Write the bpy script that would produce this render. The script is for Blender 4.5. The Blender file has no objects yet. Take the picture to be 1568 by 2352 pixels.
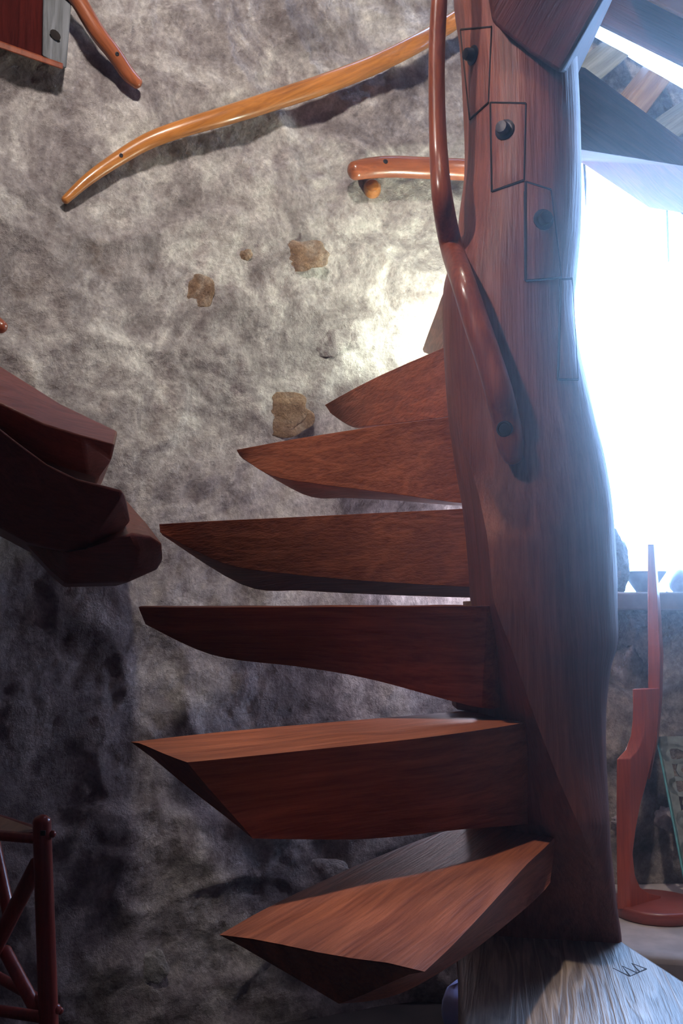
import bpy, bmesh, math, random
from mathutils import Vector, Matrix, noise
from mathutils.bvhtree import BVHTree

random.seed(7)
S = bpy.context.scene
COL = S.collection
R = math.radians

# ------------------------------------------------------------------ camera
F_PX, W_PX, H_PX, HORIZON, EYE = 2300.0, 1568.0, 2352.0, 1390.0, 0.85
PITCH = math.atan((HORIZON - H_PX / 2) / F_PX)
cam_d = bpy.data.cameras.new('camera')
cam_d.sensor_fit = 'VERTICAL'
cam_d.sensor_height = 36.0
cam_d.lens = 36.0 * F_PX / H_PX
cam_d.clip_start = 0.05
cam = bpy.data.objects.new('camera', cam_d)
COL.objects.link(cam)
cam.location = (0, 0, EYE)
cam.rotation_euler = (R(90) + PITCH, 0, 0)
S.camera = cam

# ------------------------------------------------------------------ sky, lamps, exposure
SKY = (0.32, 0.56, 1.0)
SKY_STRENGTH = 22.0
w = bpy.data.worlds.new('sky')
S.world = w
w.use_nodes = True
w.node_tree.nodes['Background'].inputs[0].default_value = SKY + (1,)
w.node_tree.nodes['Background'].inputs[1].default_value = SKY_STRENGTH

S.view_settings.view_transform = 'Standard'
S.view_settings.look = 'None'
S.view_settings.exposure = 0.0
S.view_settings.gamma = 1.0
S.view_settings.use_curve_mapping = False
S.cycles.use_denoising = True
S.cycles.max_bounces = 6
S.cycles.volume_bounces = 0
S.cycles.sample_clamp_indirect = 4.0


def aim(o, target):
    o.rotation_euler = (Vector(target) - o.location).to_track_quat('-Z', 'Y').to_euler()


def lamp(name, kind, loc, energy, color, target=None, **kw):
    d = bpy.data.lights.new(name, kind)
    d.energy = energy
    d.color = color
    for k, v in kw.items():
        setattr(d, k, v)
    o = bpy.data.objects.new(name, d)
    COL.objects.link(o)
    o.location = loc
    if target is not None:
        aim(o, target)
    return o


# two museum spots on the ceiling: one washes the upper wall, one lights the lower treads
lamp('unseen_spot', 'SPOT', (0.0, 0.85, 3.28), 300, (1.0, 0.95, 0.86), (-0.30, 2.95, 2.45),
     spot_size=R(95), spot_blend=1.0, shadow_soft_size=0.11)
lamp('unseen_spot', 'SPOT', (-0.02, 1.42, 3.28), 190, (1.0, 0.90, 0.74), (0.06, 1.54, 0.5),
     spot_size=R(21), spot_blend=0.8, shadow_soft_size=0.05)
lamp('unseen_spot', 'SPOT', (0.52, 1.0, 3.28), 230, (1.0, 0.88, 0.78), (0.82, 2.62, 0.50),
     spot_size=R(19), spot_blend=1.0, shadow_soft_size=0.05)  # extra spot, added to brighten the floor lamp corner
lamp('unseen_spot', 'SPOT', (-1.0, 0.60, 2.60), 105, (1.0, 0.88, 0.80), (0.20, 1.95, 1.66),
     spot_size=R(40), spot_blend=0.9, shadow_soft_size=0.06)  # extra spot below the ceiling, added to brighten post and upper treads
# unseen point lights without a fixture behind the newel post, near the wall
lamp('unseen_stair_light', 'POINT', (0.43, 3.00, 1.74), 22, (0.84, 1.0, 0.80), shadow_soft_size=0.03)
lamp('unseen_stair_light', 'POINT', (0.44, 3.0, 0.93), 6.5, (0.90, 0.84, 1.0), shadow_soft_size=0.04)  # second one added to lift the lower wall


def portal(name, loc, target, sx, sy):
    o = lamp(name, 'AREA', loc, 1, (1, 1, 1), target, shape='RECTANGLE', size=sx, size_y=sy)
    o.data.cycles.is_portal = True
    return o


portal('window_portal', (1.25, 3.48, 1.55), (1.25, 0, 1.55), 1.2, 1.6)

# ------------------------------------------------------------------ helpers: pixels of the photograph to rays
CP, SP = math.cos(PITCH), math.sin(PITCH)
CAM = Vector((0, 0, EYE))


def ray(px, py):
    xc, yc = (px - W_PX / 2) / F_PX, (H_PX / 2 - py) / F_PX
    return Vector((xc, CP - yc * SP, SP + yc * CP))


def P(px, py, y):
    d = ray(px, py)
    return CAM + d * (y / d.y)


def on_z(px, py, z):
    d = ray(px, py)
    return CAM + d * ((z - EYE) / d.z)


def hit(bvh, px, py):
    d = ray(px, py).normalized()
    loc, nor, _, dist = bvh.ray_cast(CAM, d)
    return loc, nor


def lerp(a, b, t):
    return a + (b - a) * t


def cr(pts, t):
    """catmull-rom through a list of Vectors, t in 0..1"""
    n = len(pts) - 1
    x = min(max(t, 0), 1) * n
    i = min(int(x), n - 1)
    f = x - i
    p0, p1, p2, p3 = pts[max(i - 1, 0)], pts[i], pts[i + 1], pts[min(i + 2, n)]
    return 0.5 * ((2 * p1) + (p2 - p0) * f + (2 * p0 - 5 * p1 + 4 * p2 - p3) * f * f + (3 * p1 - p0 - 3 * p2 + p3) * f ** 3)


def lin(tab, x):
    """piecewise linear, tab = [(x, a, b, ...)]"""
    if x <= tab[0][0]:
        return tab[0][1:]
    for a, b in zip(tab, tab[1:]):
        if x <= b[0]:
            t = (x - a[0]) / (b[0] - a[0])
            return tuple(lerp(p, q, t) for p, q in zip(a[1:], b[1:]))
    return tab[-1][1:]


def smooth(tab, x):
    """piecewise smooth (catmull) of a table"""
    n = len(tab)
    if x <= tab[0][0]:
        return tab[0][1:]
    for i in range(n - 1):
        if x <= tab[i + 1][0]:
            t = (x - tab[i][0]) / (tab[i + 1][0] - tab[i][0])
            out = []
            for k in range(1, len(tab[0])):
                p = [tab[min(max(i + j, 0), n - 1)][k] for j in (-1, 0, 1, 2)]
                xs = [tab[min(max(i + j, 0), n - 1)][0] for j in (-1, 0, 1, 2)]
                d = xs[2] - xs[1]
                m1 = (p[2] - p[0]) / (xs[2] - xs[0]) * d
                m2 = (p[3] - p[1]) / (xs[3] - xs[1]) * d
                h = t * t * (3 - 2 * t)
                out.append(p[1] * (1 - h) + p[2] * h + m1 * (t ** 3 - 2 * t * t + t) + m2 * (t ** 3 - t * t))
            return tuple(out)
    return tab[-1][1:]


# ------------------------------------------------------------------ helpers: materials
def new_mat(name):
    m = bpy.data.materials.new(name)
    m.use_nodes = True
    nt = m.node_tree
    b = nt.nodes['Principled BSDF']
    return m, nt, b


def N(nt, kind, **kw):
    n = nt.nodes.new(kind)
    for k, v in kw.items():
        if k in n.inputs.keys():
            n.inputs[k].default_value = v
        else:
            setattr(n, k, v)
    return n


def ramp(nt, src, stops):
    r = nt.nodes.new('ShaderNodeValToRGB')
    e = r.color_ramp.elements
    while len(e) < len(stops):
        e.new(0.5)
    for k, (p, c) in enumerate(stops):
        e[k].position = p
        e[k].color = tuple(c) + (1,) if len(c) == 3 else c
    nt.links.new(src, r.inputs[0])
    return r.outputs[0]


def mixc(nt, fac, a, b, mode='MIX'):
    m = nt.nodes.new('ShaderNodeMix')
    m.data_type = 'RGBA'
    m.blend_type = mode
    for sock, v in ((m.inputs[0], fac), (m.inputs[6], a), (m.inputs[7], b)):
        if hasattr(v, 'is_output'):
            nt.links.new(v, sock)
        else:
            sock.default_value = v if isinstance(v, (int, float)) else tuple(v) + (1,)
    return m.outputs[2]


def wood(name, dark, light, axis='X', rough=0.42, grain=1.0, bump=0.25, coat=0.0, rings=0.5, spec=0.45):
    m, nt, b = new_mat(name)
    tc = N(nt, 'ShaderNodeTexCoord')
    mp = N(nt, 'ShaderNodeMapping')
    st = {'X': (0.9, 11, 11), 'Y': (11, 0.9, 11), 'Z': (11, 11, 0.9)}[axis]
    mp.inputs['Scale'].default_value = [v * grain for v in st]
    nt.links.new(tc.outputs['Object'], mp.inputs[0])
    n1 = N(nt, 'ShaderNodeTexNoise', Scale=1.0, Detail=2.0, Roughness=0.5, Distortion=0.6)
    nt.links.new(mp.outputs[0], n1.inputs[0])
    # rings: sine of the low noise gives cathedral grain
    mul = N(nt, 'ShaderNodeMath', operation='MULTIPLY')
    mul.inputs[1].default_value = 55.0
    nt.links.new(n1.outputs[0], mul.inputs[0])
    sn = N(nt, 'ShaderNodeMath', operation='SINE')
    nt.links.new(mul.outputs[0], sn.inputs[0])
    rg = ramp(nt, sn.outputs[0], [(0.0, (0, 0, 0)), (0.85, (1, 1, 1))])
    mp2 = N(nt, 'ShaderNodeMapping')
    st2 = {'X': (7, 160, 160), 'Y': (160, 7, 160), 'Z': (160, 160, 7)}[axis]
    mp2.inputs['Scale'].default_value = st2
    nt.links.new(tc.outputs['Object'], mp2.inputs[0])
    n2 = N(nt, 'ShaderNodeTexNoise', Scale=1.0, Detail=3.0, Roughness=0.65)
    nt.links.new(mp2.outputs[0], n2.inputs[0])
    fine = ramp(nt, n2.outputs[0], [(0.33, (0, 0, 0)), (0.62, (1, 1, 1))])
    n3 = N(nt, 'ShaderNodeTexNoise', Scale=4.0, Detail=3.0)
    nt.links.new(tc.outputs['Object'], n3.inputs[0])
    f1 = N(nt, 'ShaderNodeMath', operation='MULTIPLY')
    nt.links.new(rg, f1.inputs[0]); f1.inputs[1].default_value = rings
    f2 = N(nt, 'ShaderNodeMath', operation='MULTIPLY_ADD')
    nt.links.new(fine, f2.inputs[0]); f2.inputs[1].default_value = 1.0 - rings
    nt.links.new(f1.outputs[0], f2.inputs[2])
    base = ramp(nt, f2.outputs[0], [(0.0, dark), (1.0, light)])
    blot = ramp(nt, n3.outputs[0], [(0.3, (0.72, 0.72, 0.72)), (0.7, (1.12, 1.12, 1.12))])
    col = mixc(nt, 1.0, base, blot, 'MULTIPLY')
    nt.links.new(col, b.inputs['Base Color'])
    b.inputs['Roughness'].default_value = rough
    b.inputs['Specular IOR Level'].default_value = spec
    if coat:
        b.inputs['Coat Weight'].default_value = coat
        b.inputs['Coat Roughness'].default_value = 0.12
    bp = N(nt, 'ShaderNodeBump', Strength=bump, Distance=0.004)
    nt.links.new(f2.outputs[0], bp.inputs['Height'])
    nt.links.new(bp.outputs[0], b.inputs['Normal'])
    return m


def plaster(name, tones, brown=(0.17, 0.09, 0.04), brown_amt=0.5, scale=1.0, bump=0.7):
    m, nt, b = new_mat(name)
    tc = N(nt, 'ShaderNodeTexCoord')
    big = N(nt, 'ShaderNodeTexNoise', Scale=4.2 * scale, Detail=9.0, Roughness=0.68, Distortion=0.9)
    mid = N(nt, 'ShaderNodeTexNoise', Scale=16.0 * scale, Detail=8.0, Roughness=0.68, Distortion=0.15)
    mpf = N(nt, 'ShaderNodeMapping')
    mpf.inputs['Scale'].default_value = (1.0, 1.0, 0.85)
    fin = N(nt, 'ShaderNodeTexNoise', Scale=75.0 * scale, Detail=6.0, Roughness=0.7)
    nt.links.new(tc.outputs['Object'], mpf.inputs[0])
    for n in (big, mid):
        nt.links.new(tc.outputs['Object'], n.inputs[0])
    nt.links.new(mpf.outputs[0], fin.inputs[0])
    a = ramp(nt, big.outputs[0], [(0.33, tones[0]), (0.48, tones[1]), (0.62, tones[2])])
    c = ramp(nt, mid.outputs[0], [(0.33, (0.66, 0.61, 0.60)), (0.49, (0.96, 0.95, 0.94)), (0.68, (1.34, 1.33, 1.29))])
    d = ramp(nt, fin.outputs[0], [(0.32, (0.68, 0.66, 0.66)), (0.66, (1.22, 1.22, 1.22))])
    col = mixc(nt, 1.0, a, c, 'MULTIPLY')
    col = mixc(nt, 1.0, col, d, 'MULTIPLY')
    crust = N(nt, 'ShaderNodeTexNoise', Scale=3.6 * scale, Detail=9.0, Roughness=0.62, Distortion=0.4)
    crust.noise_type = 'RIDGED_MULTIFRACTAL'
    nt.links.new(tc.outputs['Object'], crust.inputs[0])
    cf = ramp(nt, crust.outputs[0], [(0.55, (0, 0, 0)), (0.95, (0.7,) * 3)])
    col = mixc(nt, cf, col, [min(t * 1.25, 0.8) for t in tones[2]])
    br = N(nt, 'ShaderNodeTexNoise', Scale=2.6 * scale, Detail=6.0, Roughness=0.7)
    br.noise_dimensions = '4D'
    br.inputs['W'].default_value = 3.7
    nt.links.new(tc.outputs['Object'], br.inputs[0])
    bf = ramp(nt, br.outputs[0], [(0.60, (0, 0, 0)), (0.74, (brown_amt,) * 3)])
    col = mixc(nt, bf, col, brown)
    nt.links.new(col, b.inputs['Base Color'])
    b.inputs['Roughness'].default_value = 0.9
    b.inputs['Specular IOR Level'].default_value = 0.15
    hs = N(nt, 'ShaderNodeMath', operation='MULTIPLY_ADD')
    nt.links.new(mid.outputs[0], hs.inputs[0]); hs.inputs[1].default_value = 2.2
    nt.links.new(fin.outputs[0], hs.inputs[2])
    h2 = N(nt, 'ShaderNodeMath', operation='MULTIPLY_ADD')
    nt.links.new(crust.outputs[0], h2.inputs[0]); h2.inputs[1].default_value = 0.6
    nt.links.new(hs.outputs[0], h2.inputs[2])
    hs = h2
    bp = N(nt, 'ShaderNodeBump', Strength=bump, Distance=0.012)
    nt.links.new(hs.outputs[0], bp.inputs['Height'])
    nt.links.new(bp.outputs[0], b.inputs['Normal'])
    return m


def plain(name, col, rough=0.6, metal=0.0, var=0.25, scale=40.0, bump=0.1):
    m, nt, b = new_mat(name)
    tc = N(nt, 'ShaderNodeTexCoord')
    n = N(nt, 'ShaderNodeTexNoise', Scale=scale, Detail=5.0)
    nt.links.new(tc.outputs['Object'], n.inputs[0])
    c = ramp(nt, n.outputs[0], [(0.3, [v * (1 - var) for v in col]), (0.7, [v * (1 + var) for v in col])])
    nt.links.new(c, b.inputs['Base Color'])
    b.inputs['Roughness'].default_value = rough
    b.inputs['Metallic'].default_value = metal
    bp = N(nt, 'ShaderNodeBump', Strength=bump, Distance=0.002)
    nt.links.new(n.outputs[0], bp.inputs['Height'])
    nt.links.new(bp.outputs[0], b.inputs['Normal'])
    return m


def glass_mat():
    m = bpy.data.materials.new('window_glass')
    m.use_nodes = True
    nt = m.node_tree
    nt.nodes.clear()
    out = N(nt, 'ShaderNodeOutputMaterial')
    tr = N(nt, 'ShaderNodeBsdfTransparent')
    gl = N(nt, 'ShaderNodeBsdfGlossy', Roughness=0.02)
    mx = N(nt, 'ShaderNodeMixShader')
    mx.inputs[0].default_value = 0.05
    nt.links.new(tr.outputs[0], mx.inputs[1])
    nt.links.new(gl.outputs[0], mx.inputs[2])
    nt.links.new(mx.outputs[0], out.inputs[0])
    return m


M = dict(
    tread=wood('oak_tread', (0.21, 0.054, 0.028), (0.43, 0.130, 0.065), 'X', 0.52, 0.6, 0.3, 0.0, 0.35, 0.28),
    lit=wood('oak_lit_step', (0.16, 0.11, 0.085), (0.50, 0.38, 0.31), 'X', 0.42, 1.5, 0.4, 0.0, 0.55),  # window light put into this paler, greyer wood
    post=wood('oak_post', (0.19, 0.060, 0.041), (0.35, 0.112, 0.076), 'Z', 0.5, 0.6, 0.3, 0.0, 0.35, 0.35),
    beam=wood('oak_beam', (0.050, 0.012, 0.010), (0.12, 0.030, 0.022), 'X', 0.6, 0.8, 0.3, 0.0, 0.4, 0.15),
    rail_red=wood('rail_red_brown', (0.20, 0.048, 0.025), (0.36, 0.095, 0.045), 'Z', 0.30, 0.8, 0.05, 0.35, 0.3),
    rail_honey=wood('rail_honey', (0.36, 0.12, 0.028), (0.62, 0.23, 0.055), 'X', 0.28, 0.6, 0.05, 0.4, 0.3),
    rail_brown=wood('rail_brown', (0.24, 0.065, 0.028), (0.42, 0.12, 0.050), 'X', 0.30, 0.6, 0.05, 0.35, 0.3),
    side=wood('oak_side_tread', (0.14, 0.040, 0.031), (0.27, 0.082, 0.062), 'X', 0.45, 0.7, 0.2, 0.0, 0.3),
    lampwood=wood('lamp_wood', (0.30, 0.050, 0.024), (0.47, 0.092, 0.042), 'Z', 0.35, 0.7, 0.05, 0.2, 0.3),
    lampbase=wood('lamp_base_wood', (0.17, 0.035, 0.026), (0.25, 0.055, 0.040), 'X', 0.38, 0.7, 0.05, 0.2, 0.3),
    chair=wood('stool_wood', (0.26, 0.036, 0.026), (0.42, 0.065, 0.042), 'Z', 0.32, 0.8, 0.05, 0.3, 0.3),
    grey_wood=wood('grey_weathered_wood', (0.09, 0.09, 0.10), (0.22, 0.22, 0.25), 'Z', 0.7, 0.8, 0.4, 0.0, 0.5),
    rafter=wood('grey_rafter', (0.22, 0.22, 0.18), (0.46, 0.46, 0.38), 'X', 0.7, 0.8, 0.4, 0.0, 0.4),
    rafter_gold=wood('golden_rafter', (0.32, 0.15, 0.05), (0.62, 0.36, 0.15), 'X', 0.6, 0.8, 0.3, 0.0, 0.5),
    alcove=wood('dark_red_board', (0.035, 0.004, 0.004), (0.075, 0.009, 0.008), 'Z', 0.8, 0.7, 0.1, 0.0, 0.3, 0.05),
    wedge=wood('pale_wedge', (0.30, 0.18, 0.12), (0.52, 0.34, 0.24), 'X', 0.6, 1.0, 0.1),
    groove=plain('dark_joint', (0.014, 0.006, 0.005), 0.8),
    bolt=plain('blackened_iron', (0.028, 0.024, 0.030), 0.42, 0.6, 0.4, 60, 0.3),
    leather=plain('tan_leather', (0.72, 0.48, 0.34), 0.6, 0.0, 0.2, 30, 0.2),
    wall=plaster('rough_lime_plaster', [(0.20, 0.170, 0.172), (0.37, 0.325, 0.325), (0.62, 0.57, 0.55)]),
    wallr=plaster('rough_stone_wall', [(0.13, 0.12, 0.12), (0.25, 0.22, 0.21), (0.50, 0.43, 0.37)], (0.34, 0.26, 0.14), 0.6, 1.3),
    shell=plain('room_plaster', (0.22, 0.15, 0.15), 0.9, 0, 0.2, 8, 0.2),
    ceilwood=plain('ceiling_boards', (0.11, 0.05, 0.042), 0.7, 0, 0.3, 10, 0.2),
    floor=plain('stone_floor', (0.055, 0.046, 0.046), 0.7, 0, 0.35, 9, 0.4),
    slab=plain('hearth_stone', (0.36, 0.31, 0.29), 0.75, 0, 0.25, 14, 0.4),
    stone_brown=plaster('brown_stone', [(0.24, 0.14, 0.085), (0.34, 0.22, 0.15), (0.46, 0.37, 0.30)], scale=2.0),
    stone_white=plaster('white_stone', [(0.45, 0.42, 0.42), (0.62, 0.60, 0.60), (0.80, 0.78, 0.78)], scale=3.0, brown_amt=0.2),
    blue=plain('pale_blue_glaze', (0.46, 0.50, 0.88), 0.35, 0, 0.08, 30, 0.05),
    lilac=plain('lilac_stone', (0.48, 0.46, 0.58), 0.5, 0, 0.1, 30, 0.05),
    screen=plain('green_bronze', (0.20, 0.22, 0.20), 0.55, 0.2, 0.3, 50, 0.2),
    screen_edge=plain('verdigris_edge', (0.12, 0.36, 0.36), 0.55, 0.1, 0.2, 50, 0.1),
    pottery=plain('grey_pottery', (0.26, 0.24, 0.30), 0.5, 0, 0.3, 30, 0.1),
    frame=plain('painted_frame', (0.20, 0.20, 0.24), 0.5, 0, 0.15, 30, 0.05),
    glass=glass_mat(),
)
M['lit'].node_tree.nodes['Principled BSDF'].inputs['Specular IOR Level'].default_value = 0.9

# ------------------------------------------------------------------ helpers: objects
FRAMES = {}


def empty(name, loc, label, cat, group=None, rz=0.0):
    o = bpy.data.objects.new(name, None)
    COL.objects.link(o)
    o.empty_display_size = 0.05
    fr = Matrix.Translation(loc) @ Matrix.Rotation(rz, 4, 'Z')
    o.matrix_world = fr
    FRAMES[o.name] = fr
    tag(o, label, cat, group)
    return o


def tag(o, label=None, cat=None, group=None, kind=None):
    if label: o['label'] = label
    if cat: o['category'] = cat
    if group: o['group'] = group
    if kind: o['kind'] = kind
    return o


def obj(name, verts, faces, mat, parent=None, frame=None, bevel=0.0, seg=2, sharp=35, flat=False):
    """verts are in world space; frame is the object's own placement"""
    if frame is None:
        frame = FRAMES[parent.name].copy() if parent else Matrix.Translation(Vector(verts[0]))
    inv = frame.inverted()
    me = bpy.data.meshes.new(name)
    me.from_pydata([inv @ Vector(v) for v in verts], [], faces)
    bm = bmesh.new()
    bm.from_mesh(me)
    bmesh.ops.remove_doubles(bm, verts=bm.verts, dist=1e-6)
    bmesh.ops.recalc_face_normals(bm, faces=bm.faces)
    for f in bm.faces:
        f.smooth = not flat
    if not flat:
        for e in bm.edges:
            if len(e.link_faces) == 2 and e.calc_face_angle(0) > R(sharp):
                e.smooth = False
    bm.to_mesh(me)
    bm.free()
    o = bpy.data.objects.new(name, me)
    COL.objects.link(o)
    me.materials.append(mat)
    if parent:
        o.parent = parent
        o.matrix_local = FRAMES[parent.name].inverted() @ frame
    else:
        o.matrix_world = frame
    FRAMES[o.name] = frame
    if bevel:
        b = o.modifiers.new('edge_bevel', 'BEVEL')
        b.width = bevel
        b.segments = seg
        b.limit_method = 'ANGLE'
        b.angle_limit = R(30)
        b.harden_normals = False
    return o


def grid_faces(nu, nv, close_v=False):
    fs = []
    for i in range(nu - 1):
        for j in range(nv if close_v else nv - 1):
            a, b = i * nv + j, i * nv + (j + 1) % nv
            fs.append((a, b, b + nv, a + nv))
    return fs


def loft(rings, caps=True):
    """list of equal length closed rings of Vectors"""
    n = len(rings[0])
    vs = [v for r in rings for v in r]
    fs = grid_faces(len(rings), n, True)
    if caps:
        fs.append(tuple(range(n))[::-1])
        fs.append(tuple(range(len(vs) - n, len(vs))))
    return vs, fs


def tube(path, radii, n=16, flat=1.0, up=Vector((0, 0, 1)), round_ends=True, steps=40):
    """smooth tube through points; flat squeezes the second axis"""
    pts = [cr(path, i / steps) for i in range(steps + 1)]
    rad = [cr([Vector((r, 0, 0)) for r in radii], i / steps).x for i in range(steps + 1)]
    if round_ends:
        d0 = (pts[0] - pts[1]).normalized(); d1 = (pts[-1] - pts[-2]).normalized()
        r0, r1 = rad[0], rad[-1]
        pre, post = [], []
        for k in (0.98, 0.85, 0.6, 0.3):
            pre.append((pts[0] + d0 * r0 * k * 0.8, r0 * math.sqrt(1 - k * k)))
            post.insert(0, (pts[-1] + d1 * r1 * k * 0.8, r1 * math.sqrt(1 - k * k)))
        pts = [p for p, _ in pre] + pts + [p for p, _ in post]
        rad = [r for _, r in pre] + rad + [r for _, r in post]
    rings = []
    for i, p in enumerate(pts):
        t = (pts[min(i + 1, len(pts) - 1)] - pts[max(i - 1, 0)]).normalized()
        a = t.cross(up).normalized()
        b = a.cross(t).normalized()
        r = max(rad[i], 0.0004)
        rings.append([p + a * (r * flat * math.cos(2 * math.pi * k / n)) + b * (r * math.sin(2 * math.pi * k / n)) for k in range(n)])
    return loft(rings)


def prism(front, back_vec):
    """front: list of Vectors; extruded by a vector (or list of vectors)"""
    n = len(front)
    bv = back_vec if isinstance(back_vec, list) else [back_vec] * n
    vs = list(front) + [f + b for f, b in zip(front, bv)]
    fs = [tuple(range(n)), tuple(range(2 * n - 1, n - 1, -1))]
    for i in range(n):
        j = (i + 1) % n
        fs.append((i, i + n, j + n, j))
    return vs, fs


def box(p0, p1):
    x0, y0, z0 = p0; x1, y1, z1 = p1
    return prism([Vector((x0, y0, z0)), Vector((x1, y0, z0)), Vector((x1, y0, z1)), Vector((x0, y0, z1))], Vector((0, y1 - y0, 0)))


def lathe(c, prof, n=32, axis=Vector((0, 0, 1)), squash=1.0):
    """prof: (radius, height) list along the axis"""
    axis = axis.normalized()
    a = axis.orthogonal().normalized()
    b = axis.cross(a)
    rings = [[c + axis * h + (a * math.cos(2 * math.pi * k / n) + b * (math.sin(2 * math.pi * k / n) * squash)) * max(r, 0.0003) for k in range(n)] for r, h in prof]
    return loft(rings)


def blob(c, rx, ry, rz, seed=0.0, amp=0.12, nu=14, nv=22, freq=3.0):
    rings = []
    for i in range(1, nu):
        th = math.pi * i / nu
        ring = []
        for k in range(nv):
            ph = 2 * math.pi * k / nv
            d = Vector((math.sin(th) * math.cos(ph), math.sin(th) * math.sin(ph), math.cos(th)))
            s = 1 + amp * noise.noise(d * freq * 0.6 + Vector((seed, seed * 2, 0)))
            q = c + Vector((d.x * rx, d.y * ry, d.z * rz)) * s
            ring.append(q + Vector((0, 0.35 * ry * noise.fractal(q * 40.0, 0.9, 2.1, 3), 0)))
        rings.append(ring)
    return loft(rings)


def bvh_of(o):
    me = o.data
    mw = FRAMES[o.name]
    return BVHTree.FromPolygons([mw @ v.co for v in me.vertices], [tuple(p.vertices) for p in me.polygons])


def bolt_on(bvh, px, py, r, parent, name='bolt', mat='bolt', h=0.012, lift=0.0, sq=False):
    loc, nor = hit(bvh, px, py)
    if nor.dot(CAM - loc) < 0:
        nor = -nor
    c = loc - nor * 0.004 + nor * lift
    vs, fs = lathe(c, [(r * 0.3, 0), (r, 0), (r, h * 0.5), (r * 0.88, h * 0.85), (r * 0.5, h), (r * 0.1, h * 1.04)], 6 if sq else 16, nor)
    return obj(name, vs, fs, M[mat], parent)


# ------------------------------------------------------------------ the room
FLOOR_Z, CEIL_Z = -0.36, 3.35


def relief(p, amp=1.0):
    v = 0.030 * noise.fractal(p * 1.6 + Vector((4, 1, 7)), 1.0, 2.0, 3)
    v += 0.012 * noise.fractal(p * 6.0, 0.9, 2.1, 4)
    rd = 1.0 - abs(noise.noise(p * 3.1 + Vector((9, 2, 5))))
    v += 0.020 * rd ** 6
    v += 0.0065 * noise.fractal(p * 26.0, 0.8, 2.2, 3)
    pit = noise.noise(p * 13.0 + Vector((2, 8, 1)))
    v -= 0.012 * max(0.0, pit - 0.35)
    return v * amp


plan = [Vector((-2.05, 1.85, 0)), Vector((-1.55, 2.30, 0)), Vector((-1.05, 2.62, 0)), Vector((-0.55, 2.90, 0)),
        Vector((-0.1, 3.10, 0)), Vector((0.30, 3.22, 0)), Vector((0.48, 3.22, 0)), Vector((0.66, 3.14, 0))]
nu, nv = 330, 360
vs = []
for i in range(nu):
    t = i / (nu - 1)
    p = cr(plan, t)
    q = cr(plan, min(t + 0.01, 1)) - cr(plan, max(t - 0.01, 0))
    nrm = Vector((q.y, -q.x, 0)).normalized()
    for j in range(nv):
        z = lerp(FLOOR_Z - 0.05, CEIL_Z + 0.05, j / (nv - 1))
        b = Vector((p.x, p.y, z))
        h = relief(b)
        # a rough footing course that stands a little proud low on the wall
        edge = 0.30 + 0.10 * noise.noise(Vector((p.x * 3.0, 1.7, 0))) + 0.03 * noise.noise(Vector((p.x * 14, 5.1, 0)))
        k = min(max((edge - z) / 0.05, 0), 1)
        h += 0.050 * k * k * (3 - 2 * k) * (0.75 + 0.5 * noise.noise(Vector((p.x * 9, z * 9, 3.3))))
        vs.append(b + nrm * h)
wall_back = tag(obj('wall_back', vs, grid_faces(nu, nv), M['wall'], frame=Matrix.Identity(4), sharp=180), kind='structure')
BW = bvh_of(wall_back)

# wall with the window, on the right
WX0, WX1, WZ0 = 0.70, 1.95, 0.885


def head_z(x):          # sloping lintel, parallel with the shed roof
    return 2.27 - 0.36 * (x - 0.70)


sA, sB = P(1370, 88, 3.05), P(1568, 205, 3.05)


def slot_z(x):
    return sA.z + (sB.z - sA.z) / (sB.x - sA.x) * (x - sA.x)


xs = [lerp(0.45, 2.45, i / 120) for i in range(121)]
zs_n = 150
vs, idx, fs = [], {}, []
for i, x in enumerate(xs):
    top = slot_z(x) if x > sA.x - 0.06 else CEIL_Z
    for j in range(zs_n + 1):
        z = lerp(FLOOR_Z - 0.05, top, j / zs_n)
        b = Vector((x, 3.05, z))
        h = relief(b * 1.15) * 0.9
        inside = WX0 < x < WX1 and WZ0 - 0.02 < z < head_z(x)
        if abs(z - WZ0) < 0.03 or top - z < 0.05:
            h *= 0.25
        vs.append(b + Vector((0, -h, 0)))
for i in range(120):
    for j in range(zs_n):
        a = i * (zs_n + 1) + j
        q = (a, a + 1, a + zs_n + 2, a + zs_n + 1)
        cx = sum(vs[k].x for k in q) / 4; cz = sum(vs[k].z for k in q) / 4
        if WX0 < cx < WX1 and WZ0 < cz < head_z(cx):
            continue
        fs.append(q)
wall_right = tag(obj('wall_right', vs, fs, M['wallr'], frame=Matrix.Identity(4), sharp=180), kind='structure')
BR = bvh_of(wall_right)

# window: reveal, stone sill, frame and pane
win = bpy.data.objects.new('window_1', None); COL.objects.link(win)
FRAMES['window_1'] = Matrix.Identity(4); tag(win, kind='structure')
hz0, hz1 = head_z(WX0), head_z(WX1)
vs, fs = box((WX0 - 0.02, 2.985, WZ0 - 0.05), (WX1 + 0.02, 3.55, WZ0 + 0.004)); obj('sill', vs, fs, M['slab'], win, bevel=0.006)
vs, fs = box((WX0 - 0.06, 3.04, WZ0), (WX0, 3.55, hz0)); obj('jamb', vs, fs, M['shell'], win)
vs, fs = box((WX1, 3.04, WZ0), (WX1 + 0.06, 3.55, hz1)); obj('jamb', vs, fs, M['shell'], win)
vs, fs = prism([Vector((WX0 - 0.06, 3.03, hz0)), Vector((WX1 + 0.06, 3.03, hz1)), Vector((WX1 + 0.06, 3.03, hz1 + 0.09)), Vector((WX0 - 0.06, 3.03, hz0 + 0.09))], Vector((0, 0.52, 0.36)))
obj('lintel', vs, fs, M['frame'], win)
vs, fs = prism([Vector((WX0, 3.44, WZ0)), Vector((WX1, 3.44, WZ0)), Vector((WX1, 3.44, hz1)), Vector((WX0, 3.44, hz0))], Vector((0, 0.004, 0)))
obj('pane', vs, fs, M['glass'], win)
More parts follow.
